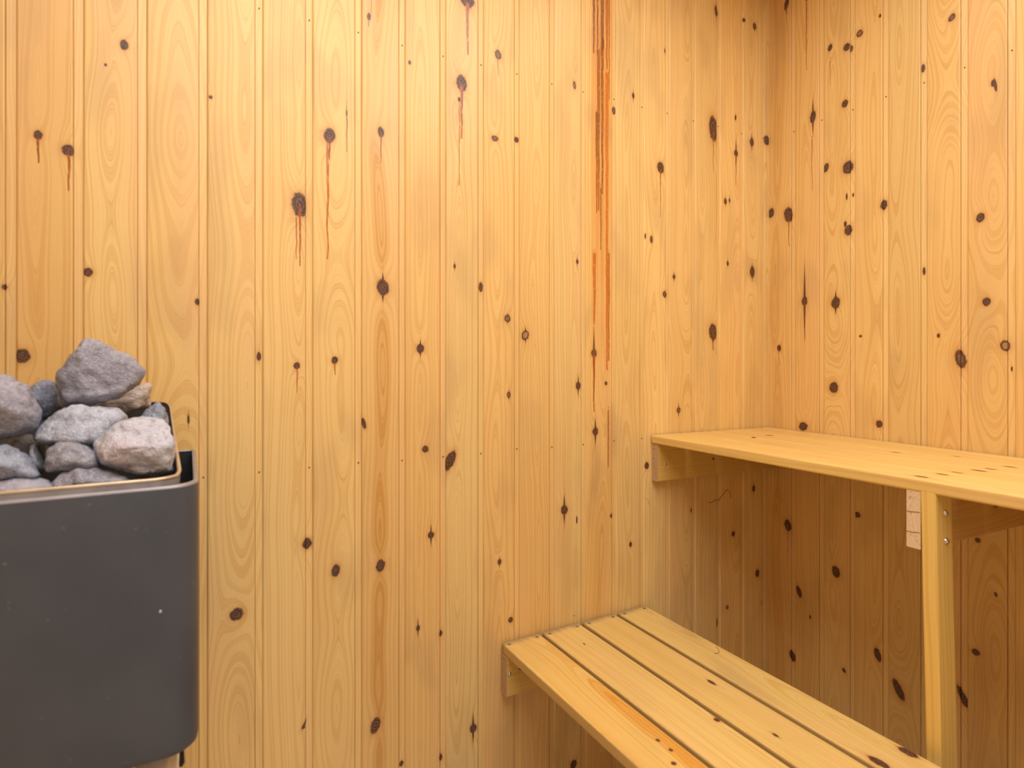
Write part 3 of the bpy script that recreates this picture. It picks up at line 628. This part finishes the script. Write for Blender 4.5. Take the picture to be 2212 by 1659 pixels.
def stone(label, outline, yoff, thick, mat, seed, ridge=(), rough=.0035, zoom=True):
    """outline: points of the 500 px crop at (0,700) in zoomed units; yoff: distance from the camera along +Y; thick: extent along Y"""
    rnd = random.Random(seed); Yp = CAM.y+yoff
    P = lambda p, dy=0.0: at(p[0]*Z, 700+p[1]*Z, 1, Yp+dy)
    base = [P(p) for p in outline]; c = sum(base, Vector())/len(base)
    pts = []
    for p in base:
        d = p-c
        pts.append(p+Vector((0, rnd.uniform(-.1, .1)*thick, 0)))
        pts.append(c+d*rnd.uniform(.72, .86)+Vector((0, -thick*rnd.uniform(.24, .36), 0)))
        pts.append(c+d*rnd.uniform(.66, .84)+Vector((0, thick*rnd.uniform(.3, .45), 0)))
    if not ridge:
        for _ in range(4):
            p = rnd.choice(base); pts.append(c+(p-c)*rnd.uniform(.1, .5)+Vector((0, -thick*rnd.uniform(.42, .5), 0)))
    for x, y, f in ridge: pts.append(P((x, y), -thick*f))
    o = bpy.data.objects.new('tmp', None)
    bm = bmesh.new()
    for p in pts: bm.verts.new(p-c)
    r = bmesh.ops.convex_hull(bm, input=bm.verts[:])
    for v in [v for v in bm.verts if not v.link_faces]: bm.verts.remove(v)
    bmesh.ops.triangulate(bm, faces=bm.faces[:])
    for _ in range(5):
        long_ = [e for e in bm.edges if e.calc_length() > .0055]
        if not long_: break
        bmesh.ops.subdivide_edges(bm, edges=long_, cuts=1, use_grid_fill=True); bmesh.ops.triangulate(bm, faces=[f for f in bm.faces if len(f.verts) > 3])
    for _ in range(1): bmesh.ops.smooth_vert(bm, verts=bm.verts[:], factor=.22, use_axis_x=True, use_axis_y=True, use_axis_z=True)
    bm.normal_update()
    off = Vector((seed*3.1, seed*1.3, seed*.7))
    for v in bm.verts:
        q = v.co+off
        d = mnoise.fractal(q*60, .75, 2.1, 5)*rough*.95 + (.25-abs(mnoise.noise(q*30)))*rough*.6 + rough*.2
        v.co += v.normal*d
    bpy.data.objects.remove(o)
    ob = link('sauna_stone', bm_mesh('sauna_stone', bm, True), SM[mat](seed*1.91)); ob.location = c
    tag(ob, label, 'stone', 'stones heaped in the heater cage')
    return ob
stone('large angular mauve grey stone on the very top of the pile', [(600,105),(705,130),(860,200),(950,250),(1045,335),(1000,430),(850,530),(640,585),(450,580),(430,480),(400,380),(465,325),(535,225)], 1.02, .07, 'mauve', 1,
      [(470,545,.36),(640,520,.5),(840,490,.46),(960,420,.3),(620,150,.22),(560,330,.5),(800,300,.42)])
stone('long flat tan stone under the topmost stone', [(600,585),(760,555),(990,450),(1060,420),(1085,440),(1075,580),(1000,610),(910,642),(800,618),(680,605)], 1.092, .066, 'tan', 2, [(800,600,.42),(960,540,.5),(1050,480,.4),(980,590,.45),(820,560,.25)])
stone('rounded mauve grey stone at the left picture edge', [(-190,500),(-100,390),(0,372),(150,410),(205,470),(240,560),(285,650),(270,745),(180,800),(0,832),(-150,760)], .965, .095, 'mauve', 3, [(100,480,.4),(150,640,.5),(0,600,.52),(80,770,.36),(230,660,.3)])
stone('small blue grey stone wedged behind the left edge stone', [(205,470),(290,400),(385,415),(425,500),(435,590),(380,665),(290,690),(240,600)], 1.065, .08, 'blue', 4)
stone('broad mottled grey stone in the middle of the pile', [(235,810),(300,705),(420,620),(520,585),(640,600),(760,620),(830,605),(905,660),(880,760),(760,860),(600,880),(450,870),(300,862)], .975, .10, 'mix', 5,
      [(330,830,.4),(520,830,.45),(700,820,.45),(600,690,.33),(420,690,.3),(840,680,.3)])
stone('big pale pinkish stone at the front right cage corner', [(670,870),(760,760),(890,690),(1020,676),(1172,692),(1215,740),(1245,850),(1252,930),(1240,1055),(1130,1090),(1000,1104),(880,1050),(740,1010),(690,930)], .925, .075, 'pale', 6,
      [(745,975,.5),(860,885,.56),(1000,872,.56),(1130,880,.55),(1245,870,.38),(960,740,.2),(1150,740,.2),(800,820,.35),(1000,1060,.36),(1200,1040,.3)])
stone('dull grey stone wedged in the back right cage corner', [(1000,665),(1060,610),(1130,560),(1180,612),(1206,700),(1210,780),(1160,800),(1080,760),(1000,720)], 1.02, .06, 'blue', 7)
stone('brownish grey stone below the mottled middle stone', [(325,1040),(345,900),(400,850),(530,842),(640,880),(710,930),(730,1000),(690,1035),(580,1012),(420,1052)], .93, .075, 'brown', 8, [(360,960,.3),(540,900,.36),(660,950,.4),(560,985,.5),(400,1020,.36),(480,860,.2)])
stone('smooth blue grey stone pointing right at lower left', [(-150,1060),(-120,900),(0,868),(100,900),(215,985),(300,1080),(230,1085),(110,1085),(0,1092)], .915, .07, 'blue', 9)
stone('low mauve stone against the front cage rim', [(360,1150),(450,1070),(560,1028),(680,1035),(770,1080),(930,1112),(900,1180),(700,1230),(400,1230)], .905, .055, 'mauve', 10)
stone('low pinkish stone against the front rim at the picture edge', [(-120,1230),(-110,1130),(0,1118),(170,1095),(320,1135),(380,1160),(360,1260),(0,1290)], .90, .055, 'mauve', 11)
stone('narrow upright brown stone in the dark gap left of centre', [(205,960),(215,880),(245,860),(275,910),(270,990),(320,1030),(300,1070),(240,1030)], .955, .04, 'brown', 12, rough=.002)
stone('shadowed brown stone behind the pointed blue grey one', [(20,870),(110,800),(240,800),(330,850),(320,960),(210,1000),(80,960)], 1.02, .07, 'brown', 13)
stone('buried dark stone below the right corner stones', [(850,900),(1000,840),(1110,800),(1170,830),(1160,980),(1050,1020),(900,1000)], 1.02, .06, 'brown', 14)
stone('grey stone half hidden beyond the rounded left edge stone', [(-480,700),(-420,560),(-280,520),(-170,600),(-150,760),(-300,830),(-430,800)], 1.03, .10, 'brown', 15)
stone('tan stone lying past the left picture edge', [(-420,1000),(-400,880),(-280,830),(-160,870),(-140,1020),(-260,1090),(-390,1080)], .96, .10, 'tan', 16)
